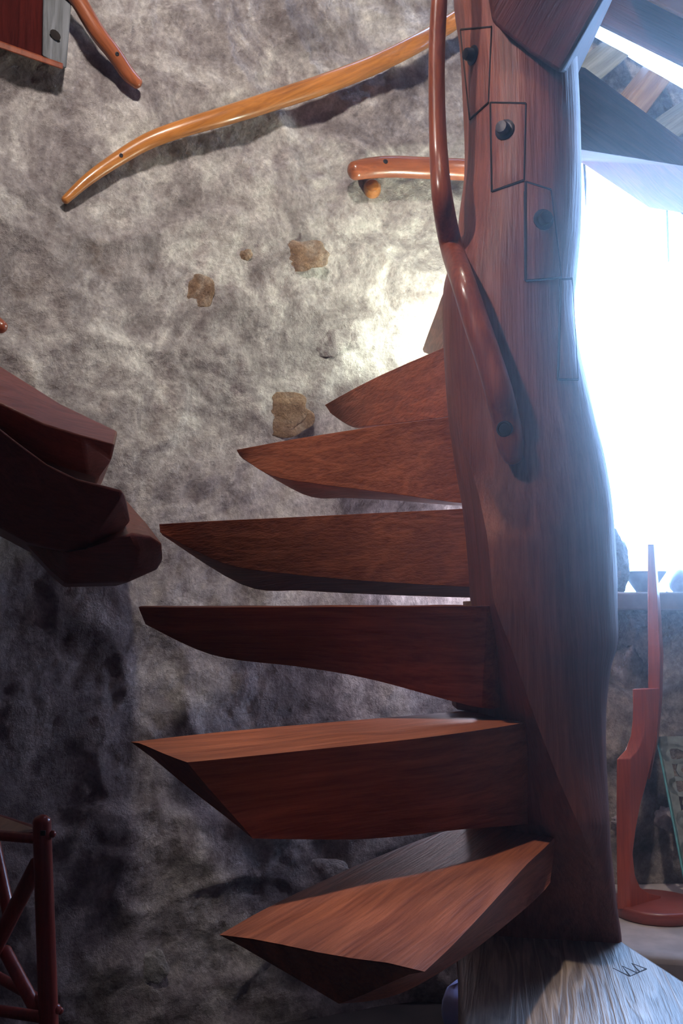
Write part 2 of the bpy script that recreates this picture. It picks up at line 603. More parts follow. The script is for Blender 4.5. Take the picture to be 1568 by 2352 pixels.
vs, fs = prism([Vector((WX0, 3.42, WZ0)), Vector((WX0 + 0.03, 3.42, WZ0)), Vector((WX0 + 0.03, 3.42, hz0 - 0.01)), Vector((WX0, 3.42, hz0))], Vector((0, 0.05, 0)))
obj('frame', vs, fs, M['frame'], win)
pl = [(1502, 467), (1530, 450), (1568, 438), (1660, 420), (1660, 560), (1568, 494), (1534, 460)]
fr = [P(x, y, 2.98) for x, y in pl]
vs, fs = prism(fr, Vector((0, 0.05, 0.02))); obj('lintel_cover', vs, fs, M['frame'], win, bevel=0.004)
c0 = P(1530, 452, 3.30); c1 = P(1535, 600, 3.30)
vs, fs = tube([c0, lerp(c0, c1, 0.5), c1], [0.004, 0.004, 0.003], 8, steps=8, up=Vector((0, 1, 0))); obj('mullion_stub', vs, fs, M['frame'], win)  # mullion, cut short where the window glare swallows it

# skylight slot pane
vs, fs = prism([P(1340, 62, 3.12), P(1800, 300, 3.12), P(1800, 350, 3.12), P(1340, 85, 3.12)], Vector((0, 0.004, 0)))
tag(obj('window_2', vs, fs, M['glass']), kind='structure')

# floor, ceiling, outer walls
vs, fs = box((-2.1, -1.7, FLOOR_Z - 0.05), (2.5, 3.6, FLOOR_Z)); tag(obj('floor', vs, fs, M['floor'], frame=Matrix.Identity(4)), kind='structure')
vs, fs = box((-2.1, -1.7, CEIL_Z), (2.5, 3.08, CEIL_Z + 0.05)); tag(obj('ceiling', vs, fs, M['ceilwood'], frame=Matrix.Identity(4)), kind='structure')
vs, fs = box((-2.12, -1.7, FLOOR_Z), (-2.02, 2.0, CEIL_Z)); tag(obj('wall_left', vs, fs, M['shell'], frame=Matrix.Identity(4)), kind='structure')
vs, fs = box((2.42, -1.7, FLOOR_Z), (2.52, 3.15, CEIL_Z)); tag(obj('wall_far_right', vs, fs, M['shell'], frame=Matrix.Identity(4)), kind='structure')
vs, fs = box((-2.1, -1.75, FLOOR_Z), (2.5, -1.65, CEIL_Z)); tag(obj('wall_front', vs, fs, M['shell'], frame=Matrix.Identity(4)), kind='structure')


def pxprism(name, poly, y, depth, mat, kind='structure', bevel=0.008, ys=None, frame_dir=None, parent=None):
    fr = [P(px, py, ys[i] if ys else y) for i, (px, py) in enumerate(poly)]
    vs, fs = prism(fr, Vector((0, depth, depth * 0.75)))
    frame = None
    if frame_dir is not None:
        a, b = fr[frame_dir[0]], fr[frame_dir[1]]
        d = (b - a).normalized()
        yv = Vector((0, 1, 0)); zv = d.cross(yv).normalized(); yv = zv.cross(d)
        frame = Matrix((d, yv, zv)).transposed().to_4x4(); frame.translation = a
    o = obj(name, vs, fs, M[mat], parent, frame=frame, bevel=bevel)
    if kind:
        tag(o, kind=kind)
    return o


# roof timbers at the top right
pxprism('beam', [(1290, 15), (1380, 62), (1568, 155), (1800, 272), (1800, -140), (1290, -330)], 2.96, 0.16, 'beam', frame_dir=(0, 2))
pxprism('beam', [(1470, -12), (1800, 155), (1800, -120), (1470, -200)], 2.80, 0.14, 'ceilwood', frame_dir=(0, 1))
for poly, m in (([(1398, 103), (1446, 128), (1377, 186), (1328, 158)], 'rafter'),
                ([(1492, 160), (1540, 187), (1483, 264), (1433, 234)], 'rafter_gold'),
                ([(1610, 225), (1660, 255), (1556, 316), (1515, 288)], 'rafter')):
    pxprism('rafter', poly, 2.96, 0.07, m, frame_dir=(0, 3), bevel=0.005)
# big receding beam above the window
fr = [P(1300, 140, 2.25), P(1342, 157, 2.25), P(1568, 322, 2.45), P(1760, 462, 2.62), P(1760, 520, 2.62), P(1568, 380, 2.45), P(1326, 342, 2.25), P(1300, 340, 2.25)]
bk = [P(1300, 160, 2.75), P(1342, 175, 2.75), P(1568, 335, 2.85), P(1760, 470, 2.9), P(1760, 500, 2.9), P(1490, 478, 2.80), P(1330, 370, 2.75), P(1300, 365, 2.75)]
vs, fs = prism(fr, [b - f for f, b in zip(fr, bk)])
fs = [tuple(range(8)), tuple(range(15, 7, -1))] + fs[2:]
d = (fr[3] - fr[1]).normalized(); yv = Vector((0, 1, 0)); zv = d.cross(yv).normalized(); yv = zv.cross(d)
fm = Matrix((d, yv, zv)).transposed().to_4x4(); fm.translation = fr[1]
tag(obj('beam', vs, fs, M['beam'], frame=fm, bevel=0.004), kind='structure')

# floor beam bearing on the newel
fr = [P(1112, -60, 1.73), P(1130, 52, 1.73), P(1215, 122, 1.73), P(1288, 170, 1.73), P(1385, 0, 1.73), P(1470, -150, 1.73), P(1100, -150, 1.73)]
bk = [P(1140, -60, 2.3), P(1170, 60, 2.3), P(1240, 130, 2.25), P(1322, 182, 2.0), P(1406, 0, 2.02), P(1490, -150, 2.04), P(1140, -150, 2.3)]
vs, fs = prism(fr, [b - f for f, b in zip(fr, bk)])
d = (fr[5] - fr[3]).normalized(); yv = Vector((0, 1, 0)); zv = d.cross(yv).normalized(); yv = zv.cross(d)
fm = Matrix((d, yv, zv)).transposed().to_4x4(); fm.translation = fr[3]
tag(obj('beam', vs, fs, M['beam'], frame=fm, bevel=0.008), kind='structure')

# upper doorway at the top left corner
door = bpy.data.objects.new('door_1', None); COL.objects.link(door)
FRAMES['door_1'] = Matrix.Identity(4); tag(door, kind='structure')


def on_wall(px, py, off=0.0):
    loc, nor = hit(BW, px, py)
    d = (CAM - loc).normalized()
    return loc + d * off


def wall_poly(name, poly, off, thick, mat, parent, bevel=0.004):
    yq = ray(60, 60).normalized()
    fr = [on_wall(px, py, off) for px, py in poly]
    vs, fs = prism(fr, yq * thick)
    return obj(name, vs, fs, M[mat], parent, bevel=bevel)


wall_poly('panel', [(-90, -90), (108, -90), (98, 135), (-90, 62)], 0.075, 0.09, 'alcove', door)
wall_poly('jamb', [(100, -90), (172, -90), (152, 158), (97, 128)], 0.09, 0.10, 'grey_wood', door)
wall_poly('threshold', [(-90, 58), (0, 94), (146, 146), (144, 160), (0, 111), (-90, 78)], 0.10, 0.11, 'rail_red', door)
loc = on_wall(127, 80, 0.093)
vs, fs = lathe(loc, [(0.002, 0), (0.011, 0.0), (0.011, 0.002), (0.002, 0.003)], 12, CAM - loc, 1.5)
obj('knot', vs, fs, M['groove'], door)

# stones that show through the plaster
for px, py, rx, rz, m, sd in ((452, 668, 36, 38, 'stone_brown', 1.0), (682, 585, 60, 36, 'stone_brown', 2.3), (635, 950, 72, 50, 'stone_brown', 3.1),
                              (560, 583, 16, 14, 'stone_brown', 4.4), (758, 782, 40, 34, 'wall', 5.2), (352, 2218, 26, 34, 'stone_white', 6.6),
                              (735, 2010, 60, 34, 'stone_white', 7.9)):
    loc, nor = hit(BW, px, py)
    sc = loc.y / F_PX * 1.03
    vs, fs = blob(loc + Vector((0, 0.003 if m != 'stone_white' else -0.006, 0)), rx * sc * 1.15, 0.009, rz * sc, sd, 0.35, freq=2.5, nu=26, nv=44)
    obj('stone', vs, fs, M[m], wall_back, frame=Matrix.Identity(4), sharp=180)
for px, py, rx, rz, sd in ((1440, 1545, 34, 55, 1.2), (1535, 1880, 34, 26, 2.2), (1430, 1885, 26, 14, 3.2), (1470, 1420, 30, 22, 4.2)):
    loc, nor = hit(BR, px, py)
    sc = loc.y / F_PX
    vs, fs = blob(loc, rx * sc, 0.02, rz * sc, sd, 0.5, freq=4.5)
    obj('stone', vs, fs, M['wall'], wall_right, frame=Matrix.Identity(4), sharp=180)

# ------------------------------------------------------------------ the spiral staircase
AX, AY = 0.335, 1.90
stair = empty('spiral_staircase', (AX, AY, FLOOR_Z), 'carved oak spiral staircase with heavy cantilevered treads around a twisted tree trunk post', 'staircase')

rows = [(-330, 1020, 1290), (-150, 1030, 1300), (0, 1040, 1310), (100, 1054, 1318), (250, 1065, 1325), (390, 1068, 1328), (480, 1058, 1328), (560, 1048, 1326),
        (650, 1022, 1319), (720, 1018, 1313), (800, 1020, 1325), (960, 1031, 1362), (1050, 1045, 1384), (1160, 1064, 1403),
        (1290, 1077, 1411), (1400, 1085, 1411), (1476, 1094, 1410), (1530, 1098, 1393), (1620, 1100, 1381), (1750, 1092, 1379),
        (1900, 1065, 1386), (2050, 1050, 1404), (2150, 1045, 1419), (2352, 1058, 1424), (2700, 1066, 1430)]
ridge = [(1000, 1035), (1160, 1066), (1345, 1121), (1438, 1153), (1501, 1179), (1580, 1204), (1667, 1235), (1785, 1280), (1900, 1331), (2024, 1380), (2158, 1416), (2700, 1418)]
wedge_s = [(950, 0.0), (1100, 0.35), (1250, 0.85), (1400, 1.0), (2700, 1.0)]
rings = []
NR = 72


def pix_row(z, y):
    d = Vector((0, y, z - EYE))
    return H_PX / 2 - F_PX * (d.z * CP - d.y * SP) / (d.y * CP + d.z * SP)


nrow = 190
for k in range(nrow):
    py = lerp(-330, 2640, k / (nrow - 1))
    L, Rr = smooth(rows, py)
    a, b = P(L, py, AY), P(Rr, py, AY)
    z = a.z
    cx, hx = (a.x + b.x) / 2, (b.x - a.x) / 2
    s = lin(wedge_s, py)[0]
    ry = lerp(0.14, 0.185, s)
    ryf = ry if py < 1850 else lerp(ry, 0.05, min((py - 1850) / 290, 1))
    yr = AY - ryf * s
    pyr = pix_row(z, yr)
    rp = lin(ridge, pyr)[0]
    u = (P(rp, pyr, yr).x - cx) / hx
    u = min(max(u, -0.90), 0.95)
    ring = []
    HF, RI = NR // 2, NR // 4 + 4
    for j in range(NR):
        if j < HF:                      # front half, towards the camera, with a vertex on the ridge
            if j <= RI:
                q = j / RI
                x = u + (1 - u) * math.cos(q * math.pi / 2)
            else:
                q = (j - RI) / (HF - RI)
                x = u - (u + 1) * (1 - math.cos(q * math.pi / 2)) if s < 0.3 else u - (u + 1) * q
            x = min(max(x, -1), 1)
            y = -math.sqrt(max(0.0, 1 - x * x))
            if x < u - 1e-6:
                wv = -(x + 1) / (u + 1)
            else:
                wv = -math.sqrt(max(0.0, 1 - ((x - u) / (1 - u)) ** 2))
            y = lerp(y, wv, s)
        else:
            th = math.pi + math.pi * (j - HF) / HF
            x, y = math.cos(th), -math.sin(th)
        p = Vector((cx + hx * x, AY + (ryf if y < 0 else ry) * y, z))
        n_ = 0.006 * noise.noise(Vector((p.x * 5, p.y * 5, p.z * 2.0))) + 0.0018 * noise.noise(Vector((p.x * 45, p.y * 45, p.z * 5)))
        p += Vector((p.x - cx, p.y - AY, 0)).normalized() * n_
        ring.append(p)
    rings.append(ring)
vs, fs = loft(rings)
post = obj('newel_post', vs, fs, M['post'], stair, sharp=38)
BP = bvh_of(post)


def on_post(px, py, off=0.0):
    loc, nor = hit(BP, px, py)
    if loc is None:
        return P(px, py, AY)
    if nor.dot(CAM - loc) < 0:
        nor = -nor
    return loc + nor * off


def patch(name, quad, off, mat, parent, nu=8, nv=14):
    """slightly proud plate that follows the post; quad = TL, TR, BR, BL pixels"""
    top, bot = [], []
    for i in range(nu):
        for j in range(nv):
            u, v = i / (nu - 1), j / (nv - 1)
            a = lerp(Vector(quad[0]), Vector(quad[1]), u); b = lerp(Vector(quad[3]), Vector(quad[2]), u)
            q = lerp(a, b, v)
            e = min(u, 1 - u) * (nu - 1), min(v, 1 - v) * (nv - 1)
            o_ = off if min(e) > 0.5 else off * 0.35
            top.append(on_post(q.x, q.y, o_)); bot.append(on_post(q.x, q.y, -0.015))
    n = len(top)
    fs = grid_faces(nu, nv)
    fs = fs + [tuple(n + k for k in f)[::-1] for f in fs]
    rim = [i * nv for i in range(nu)] + [(nu - 1) * nv + j for j in range(1, nv)] + [i * nv + nv - 1 for i in range(nu - 2, -1, -1)] + [j for j in range(nv - 2, 0, -1)]
    for a, b in zip(rim, rim[1:] + rim[:1]):
        fs.append((a, b, b + n, a + n))
    return obj(name, top + bot, fs, M[mat], parent)


def seam(pts, parent, r=0.0022):
    path = []
    for a, b in zip(pts, pts[1:]):
        for k in range(6):
            q = lerp(Vector(a), Vector(b), k / 6)
            path.append(on_post(q.x, q.y, 0.0008))
    path.append(on_post(pts[-1][0], pts[-1][1], 0.0008))
    vs, fs = tube(path, [r] * len(path), 6, steps=len(path) - 1, round_ends=False, up=Vector((0, 1, 0.2)))
    return obj('joint', vs, fs, M['groove'], parent)


plates = [([(1059, 68), (1129, 62), (1122, 236), (1080, 274)], (1089, 128), 0.0150, True),
          ([(1127, 236), (1207, 238), (1203, 414), (1130, 440)], (1161, 300), 0.0155, False),
          ([(1207, 418), (1264, 436), (1288, 638), (1206, 645)], (1246, 506), 0.0155, False),
          ([(1286, 642), (1312, 640), (1326, 872), (1280, 872)], None, 0, False)]
for quad, bp, br, sq in plates:
    tn = patch('tenon', quad, 0.0035, 'post', post)
    seam([quad[0], quad[1]], post); seam([quad[0], quad[3]], post, 0.0025); seam([quad[3], quad[2]], post)
    seam([quad[1], quad[2]], post, 0.0015)
    if bp:
        loc, nor = hit(BP, *bp)
        if nor.dot(CAM - loc) < 0: nor = -nor
        if br:
            vs, fs = lathe(loc, [(br * 1.25, 0.0), (br * 1.25, 0.005), (br * 1.1, 0.0065), (br * 0.8, 0.0065), (br * 0.8, 0.017), (br * 0.7, 0.021), (br * 0.1, 0.022)], 14, nor)
            tag(obj('bolt', vs, fs, M['bolt'], post), 'dark iron bolt head')
seam([(1204, 440), (1205, 640)], post, 0.0015)



def tread(F, C, B, K=None, mat='tread', tip_cap=True, wob=0.004, ext=0.10, ns=26, name='tread', bevel=0.009):
    """F front top edge, C lower front edge, K keel, B back top edge: lists of Vectors from tip to post"""
    if K is None:
        K = [lerp(c, Vector((b.x, b.y, c.z)), 0.45) + Vector((0, 0, 0.0)) for c, b in zip(C, B)]
    # sink into the post
    def extend(L):
        d = Vector((AX, AY, 0)) - Vector((L[-1].x, L[-1].y, 0))
        return L + [L[-1] + d.normalized() * min(ext, d.length)]
    F, C, K, B = map(extend, (F, C, K, B))
    rings = []
    for i in range(ns + 1):
        t = i / ns
        f, c, k, b = (cr(L, t) for L in (F, C, K, B))
        ring = []
        for p, q, n in ((f, c, 6), (c, k, 3), (k, b, 5), (b, f, 6)):
            for j in range(n):
                v = lerp(p, q, j / n)
                if j:
                    v = v + Vector((0, 0.5, 1)) * wob * noise.noise(v * 7.0)
                ring.append(v)
        rings.append(ring)
    vs, fs = loft(rings)
    m0, m1 = (F[0] + B[0]) / 2, (F[-1] + B[-1]) / 2
    fr = Matrix.Translation(m1) @ Matrix.Rotation(math.atan2(m1.y - m0.y, m1.x - m0.x), 4, 'Z')
    return obj(name, vs, fs, M[mat], stair, frame=fr, bevel=bevel, sharp=25)


def zl(z, *pts):
    return [on_z(x, y, z) for x, y in pts]


def dl(F, dy, *pts):
    """pixels placed a given distance behind the matching point of F"""
    out = []
    for i, (x, y) in enumerate(pts):
        out.append(P(x, y, F[i].y + (dy[i] if isinstance(dy, (list, tuple)) else dy)))
    return out


def back(F, z, ang, r0=0.0):
    """back edge = front edge swung round the newel"""
    rot = Matrix.Rotation(ang, 3, 'Z')
    return [rot @ (f - Vector((AX, AY, 0))) + Vector((AX, AY, 0)) for f in F]


# lowest step, its colour paled to show the window light
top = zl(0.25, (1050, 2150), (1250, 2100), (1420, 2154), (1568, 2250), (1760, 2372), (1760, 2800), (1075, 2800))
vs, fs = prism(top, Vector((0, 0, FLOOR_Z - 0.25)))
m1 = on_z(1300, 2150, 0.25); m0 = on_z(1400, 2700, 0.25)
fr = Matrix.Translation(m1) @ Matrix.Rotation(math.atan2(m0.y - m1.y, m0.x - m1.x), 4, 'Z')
step0 = tag(obj('tread', vs, fs, M['lit'], stair, frame=fr, bevel=0.008), 'pale lit bottom tread with a carved zigzag mark')
for a, b in (((1407, 2223), (1446, 2242)), ((1446, 2242), (1484, 2225)), ((1428, 2218), (1446, 2241)), ((1428, 2218), (1462, 2234)),
             ((1450, 2212), (1468, 2231)), ((1450, 2212), (1484, 2225))):
    pa, pb = on_z(*a, 0.2505), on_z(*b, 0.2505)
    s_ = (pb - pa).cross(Vector((0, 0, 1))).normalized() * 0.0013
    vs, fs = prism([pa - s_ * 0.3, pb - s_, pb + s_, pa + s_ * 0.3], Vector((0, 0, -0.004)))
    obj('carved_stroke', vs, fs, M['groove'], step0, frame=FRAMES[stair.name])

# second step, towards the camera
z = 0.45
F1 = zl(z, (975, 2232), (1040, 2170), (1120, 2085), (1205, 1990), (1278, 1910))
B1 = zl(z, (503, 2147), (600, 2092), (715, 2035), (850, 1975), (1020, 1910))
C1 = [P(780, 2305, 1.245), P(895, 2290, 1.32), P(1000, 2240, 1.42), P(1130, 2150, 1.55), P(1262, 2030, 1.70)]
K1 = [P(775, 2303, 1.255), P(860, 2280, 1.36), P(950, 2220, 1.48), P(1060, 2130, 1.63), P(1150, 2010, 1.80)]
tread(F1, C1, B1, K1)

z = 0.65
F2 = zl(z, (430, 1751), (600, 1734), (800, 1713), (1000, 1691), (1200, 1660))
B2 = zl(z, (300, 1704), (500, 1682), (700, 1664), (900, 1647), (1110, 1630))
C2 = dl(F2, [0.10, 0.11, 0.11, 0.10, 0.08], (580, 1926), (700, 1928), (860, 1926), (1050, 1906), (1224, 1890))
K2 = dl(F2, [0.105, 0.15, 0.16, 0.17, 0.17], (578, 1924), (700, 1900), (860, 1890), (1050, 1870), (1200, 1850))
tread(F2, C2, B2, K2)

z = 0.846
F3 = [P(318, 1394, 1.84), P(430, 1395, 1.82), P(700, 1394, 1.80), P(900, 1393, 1.775), P(1113, 1392, 1.755)]
C3 = [P(334, 1434, 1.875), P(490, 1505, 1.89), P(690, 1532, 1.87), P(850, 1560, 1.84), P(1100, 1625, 1.79)]
B3 = [P(330, 1391.5, 2.12), P(440, 1391.5, 2.10), P(700, 1391.5, 2.06), P(900, 1391, 2.02), P(1100, 1391, 1.98)]
K3 = [P(335, 1432, 1.90), P(490, 1500, 1.95), P(690, 1520, 1.94), P(850, 1545, 1.92), P(1080, 1600, 1.88)]
tread(F3, C3, B3, K3)

z = 1.05
F4 = zl(z, (365, 1204), (480, 1197), (650, 1189), (850, 1179), (1065, 1168))
C4 = dl(F4, [0.005, 0.012, 0.012, 0.012, 0.012], (367, 1222), (520, 1296), (680, 1320), (850, 1335), (1076, 1348))
K4 = dl(F4, [0.02, 0.10, 0.13, 0.14, 0.14], (372, 1229), (560, 1345), (700, 1357), (850, 1365), (1078, 1373))
tread(F4, C4, back(F4, z, -0.42), K4)

z = 1.25
F5 = zl(z, (543, 1033), (650, 1013), (760, 995), (880, 977), (1032, 957))
C5 = dl(F5, [0.005, 0.012, 0.012, 0.012, 0.012], (550, 1046), (622, 1092), (740, 1113), (880, 1131), (1066, 1156))
K5 = dl(F5, [0.02, 0.12, 0.16, 0.17, 0.16], (560, 1056), (700, 1137), (800, 1144), (900, 1149), (1066, 1162))
tread(F5, C5, back(F5, z, -0.42), K5)

z = 1.45
F6 = zl(z, (745, 930), (800, 899), (860, 868), (930, 836), (1022, 795))
C6 = dl(F6, [0.01, 0.012, 0.012, 0.012, 0.012], (758, 948), (806, 978), (860, 977), (930, 970), (1034, 956))
K6 = dl(F6, [0.03, 0.12, 0.16, 0.17, 0.17], (762, 952), (812, 982), (870, 980), (940, 972), (1036, 957))
tread(F6, C6, back(F6, z, -0.42), K6)

z = 1.65
F7 = zl(z, (970, 802), (985, 760), (1002, 715), (1020, 668), (1060, 600))
C7 = dl(F7, [0.02, 0.03, 0.03, 0.03, 0.03], (972, 808), (990, 815), (1010, 812), (1030, 805), (1070, 780))
K7 = dl(F7, [0.03, 0.10, 0.12, 0.12, 0.12], (974, 810), (995, 812), (1015, 810), (1035, 800), (1075, 775))
tread(F7, C7, back(F7, z, -0.40), K7)

# small shims and blocks at the joints
for (x0, y0, x1, y1, zz, dd) in ((1104, 1630, 1143, 1636, 0.655, 0.03), (1140, 1886, 1205, 1890, 0.452, 0.03)):
    a, b = on_z(x0, y0, zz), on_z(x1, y1, zz)
    vs, fs = prism([a, b, b + Vector((0, 0, 0.006)), a + Vector((0, 0, 0.002))], Vector((0, dd, 0)))
    tag(obj('shim', vs, fs, M['wedge'], stair), 'pale wooden shim')
vs, fs = prism([P(1046, 1597, 1.92), P(1110, 1610, 1.90), P(1110, 1640, 1.90), P(1048, 1630, 1.92)], Vector((0, 0.08, 0)))
obj('block', vs, fs, M['tread'], stair, bevel=0.003)
vs, fs = prism([P(1070, 1381, 1.92), P(1092, 1380, 1.90), P(1092, 1392, 1.90), P(1070, 1392, 1.92)], Vector((0, 0.05, 0)))
obj('block', vs, fs, M['wedge'], stair, bevel=0.001)

# the rail carved along the newel
pts = [(1012, -160, 20), (1009, -20, 20), (1003, 110, 20), (1003, 230, 20), (1007, 350, 22), (1016, 460, 25), (1036, 565, 27), (1064, 650, 29),
       (1093, 740, 31), (1124, 830, 32), (1148, 910, 33), (1163, 970, 33), (1172, 1020, 31), (1178, 1048, 24)]
path, rad = [], []
for px, py, r in pts:
    loc, nor = hit(BP, max(px, 1080 if py < 560 else px + 10), py)
    y = loc.y - 0.045 - (0.03 * min(max((620 - py) / 300, 0), 1))
    if py > 960:
        y += 0.02
    path.append(P(px, py, y)); rad.append(r / F_PX * y)
vs, fs = tube(path, rad, 20, steps=90, up=Vector((0, 1, 0)))
rail = obj('handrail', vs, fs, M['rail_red'], stair, sharp=60)
tag(rail, 'smooth lighter red brown curved rail bolted to the post')
RB = bvh_of(rail)
loc, nor = hit(RB, 1158, 985)
if nor.dot(CAM - loc) < 0: nor = -nor
vs, fs = lathe(loc - nor * 0.003, [(0.003, 0.0), (0.0145, 0.0), (0.0145, 0.004), (0.0135, 0.0055), (0.0105, 0.0055), (0.0100, 0.0040), (0.002, 0.0042)], 18, nor)
tag(obj('bolt', vs, fs, M['bolt'], rail), 'dark iron bolt head')

# ------------------------------------------------------------------ handrails on the wall
def wall_rail(pts, off, mat, label, flat=0.75, dots=(), zoff=None):
    path, rad = [], []
    for k, (px, py, r) in enumerate(pts):
        o_ = off[k] if isinstance(off, (list, tuple)) else off
        p = on_wall(px, py, o_)
        path.append(p); rad.append(r / F_PX * p.y * 1.02)
    vs, fs = tube(path, rad, 20, steps=70, flat=flat)
    a, b = path[0], path[-1]
    d = (b - a).normalized(); yv = Vector((0, 1, 0)); zv = d.cross(yv).normalized(); yv = zv.cross(d)
    fr = Matrix((d, yv, zv)).transposed().to_4x4(); fr.translation = a
    o = obj('handrail', vs, fs, M[mat], None, frame=fr, sharp=60)
    tag(o, label, 'handrail', 'handrails fixed to the rough plaster wall')
    bv = bvh_of(o)
    for px, py, r in dots:
        loc, nor = hit(bv, px, py)
        if nor.dot(CAM - loc) < 0: nor = -nor
        vs, fs = lathe(loc - nor * 0.002, [(0.001, 0), (r, 0), (r, 0.003), (r * 0.7, 0.0035), (0.001, 0.0025)], 12, nor)
        tag(obj('plug', vs, fs, M['bolt'], o), 'dark plug over a fixing screw')
    return o


wall_rail([(150, 459, 10), (205, 410, 14), (278, 360, 17), (345, 322, 19), (425, 293, 20), (530, 262, 22), (640, 227, 23), (755, 189, 23), (860, 148, 22), (950, 104, 21), (1015, 66, 20), (1090, 18, 20)],
          [0.035, 0.045, 0.05, 0.06, 0.07, 0.08, 0.09, 0.095, 0.11, 0.115, 0.12, 0.12], 'rail_honey',
          'long honey coloured curved handrail sloping up the middle of the wall', 0.9, ((278, 357, 0.006),))
wall_rail([(120, -70, 20), (175, -5, 20), (222, 72, 20), (262, 124, 19), (292, 168, 18), (314, 190, 15)], [0.13, 0.11, 0.095, 0.075, 0.055, 0.045], 'rail_brown',
          'short reddish brown handrail end beside the dark upper doorway', 0.9, ((269, 124, 0.006),))
short = wall_rail([(815, 392, 22), (850, 386, 24), (900, 383, 25), (960, 385, 25), (1030, 388, 25), (1110, 392, 25)], 0.09, 'rail_brown',
                  'level brown handrail stub passing behind the newel post', 0.9, ((885, 371, 0.008),))
loc = on_wall(855, 425, 0.05)
vs, fs = lathe(loc + Vector((0, 0.06, 0.0)), [(0.008, 0.0), (0.024, 0.006), (0.029, 0.02), (0.028, 0.045), (0.02, 0.058), (0.005, 0.064)], 20, Vector((0, -1, 0)))
tag(obj('standoff', vs, fs, M['rail_honey'], short), 'pale round wooden standoff knob')
loc = on_wall(820, 393, 0.13)
vs, fs = lathe(P(817, 394, path[0].y * 0 + on_wall(817, 394, 0.09).y - 0.004), [(0.002, 0.0), (0.018, 0.0), (0.019, 0.004), (0.016, 0.006), (0.002, 0.0062)], 18, Vector((-0.75, -0.65, 0.0)), 1.0)
tag(obj('end_grain', vs, fs, M['side'], short), 'dark end grain')

# ------------------------------------------------------------------ branch stair on the left
side = empty('side_staircase', (-1.1, 2.5, 0.9), 'three dark stacked wooden treads cantilevered from the left edge of the wall', 'staircase')


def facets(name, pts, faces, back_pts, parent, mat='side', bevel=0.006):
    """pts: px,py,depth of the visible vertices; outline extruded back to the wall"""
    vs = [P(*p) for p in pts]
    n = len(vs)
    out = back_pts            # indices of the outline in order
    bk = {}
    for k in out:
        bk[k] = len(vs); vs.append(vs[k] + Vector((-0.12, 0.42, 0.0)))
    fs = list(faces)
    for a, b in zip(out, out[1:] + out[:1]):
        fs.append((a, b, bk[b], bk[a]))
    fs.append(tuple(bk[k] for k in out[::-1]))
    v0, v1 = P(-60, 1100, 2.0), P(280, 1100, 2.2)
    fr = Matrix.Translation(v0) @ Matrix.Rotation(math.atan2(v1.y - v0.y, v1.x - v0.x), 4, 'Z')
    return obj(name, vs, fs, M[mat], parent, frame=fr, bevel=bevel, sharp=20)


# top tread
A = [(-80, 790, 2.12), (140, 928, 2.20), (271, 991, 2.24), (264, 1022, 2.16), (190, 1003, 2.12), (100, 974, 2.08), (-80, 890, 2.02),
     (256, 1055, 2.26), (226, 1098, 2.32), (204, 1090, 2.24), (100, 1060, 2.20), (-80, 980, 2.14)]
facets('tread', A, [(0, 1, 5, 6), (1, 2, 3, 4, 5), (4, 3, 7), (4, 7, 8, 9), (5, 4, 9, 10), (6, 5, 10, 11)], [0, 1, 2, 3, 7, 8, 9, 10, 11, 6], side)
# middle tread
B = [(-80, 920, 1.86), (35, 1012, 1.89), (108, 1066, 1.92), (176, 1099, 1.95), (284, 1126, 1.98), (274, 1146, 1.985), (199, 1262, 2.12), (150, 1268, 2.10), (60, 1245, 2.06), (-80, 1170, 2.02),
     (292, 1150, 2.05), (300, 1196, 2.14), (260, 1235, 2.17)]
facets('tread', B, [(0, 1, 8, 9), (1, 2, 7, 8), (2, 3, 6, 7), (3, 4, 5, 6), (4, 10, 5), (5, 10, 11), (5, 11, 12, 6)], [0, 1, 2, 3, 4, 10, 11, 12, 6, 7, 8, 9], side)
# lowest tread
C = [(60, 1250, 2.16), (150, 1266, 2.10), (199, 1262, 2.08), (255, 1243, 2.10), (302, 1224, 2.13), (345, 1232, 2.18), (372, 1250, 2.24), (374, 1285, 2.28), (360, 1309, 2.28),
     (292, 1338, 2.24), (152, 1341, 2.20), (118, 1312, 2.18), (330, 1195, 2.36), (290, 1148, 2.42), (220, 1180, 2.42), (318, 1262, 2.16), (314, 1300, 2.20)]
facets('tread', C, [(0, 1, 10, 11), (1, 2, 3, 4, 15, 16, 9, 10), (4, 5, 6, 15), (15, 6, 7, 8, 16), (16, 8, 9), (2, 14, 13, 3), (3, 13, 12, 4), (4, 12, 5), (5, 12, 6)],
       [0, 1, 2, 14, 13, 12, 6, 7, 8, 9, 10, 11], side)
o = [P(-60, 730, 2.35), P(6, 738, 2.35)]
vs, fs = tube([P(-60, 700, 2.4), P(-25, 728, 2.4), P(4, 752, 2.4)], [0.016, 0.017, 0.016], 12, steps=12)
obj('peg', vs, fs, M['rail_red'], side)

# ------------------------------------------------------------------ sling stool at the bottom left
CY = 1.86
stool = empty('sling_stool', P(60, 2500, CY), 'red brown wooden sling stool with tan leather seat in the lower left corner', 'stool')


def bar(name, a, b, r, mat='chair', n=14, rounded=True, label=None, mid=None):
    vs, fs = tube([a, lerp(a, b, 0.5), b], [r, mid or r, r], n, steps=10, up=Vector((0.1, 1, 0.05)), round_ends=rounded)
    o = obj(name, vs, fs, M[mat], stool)
    return o


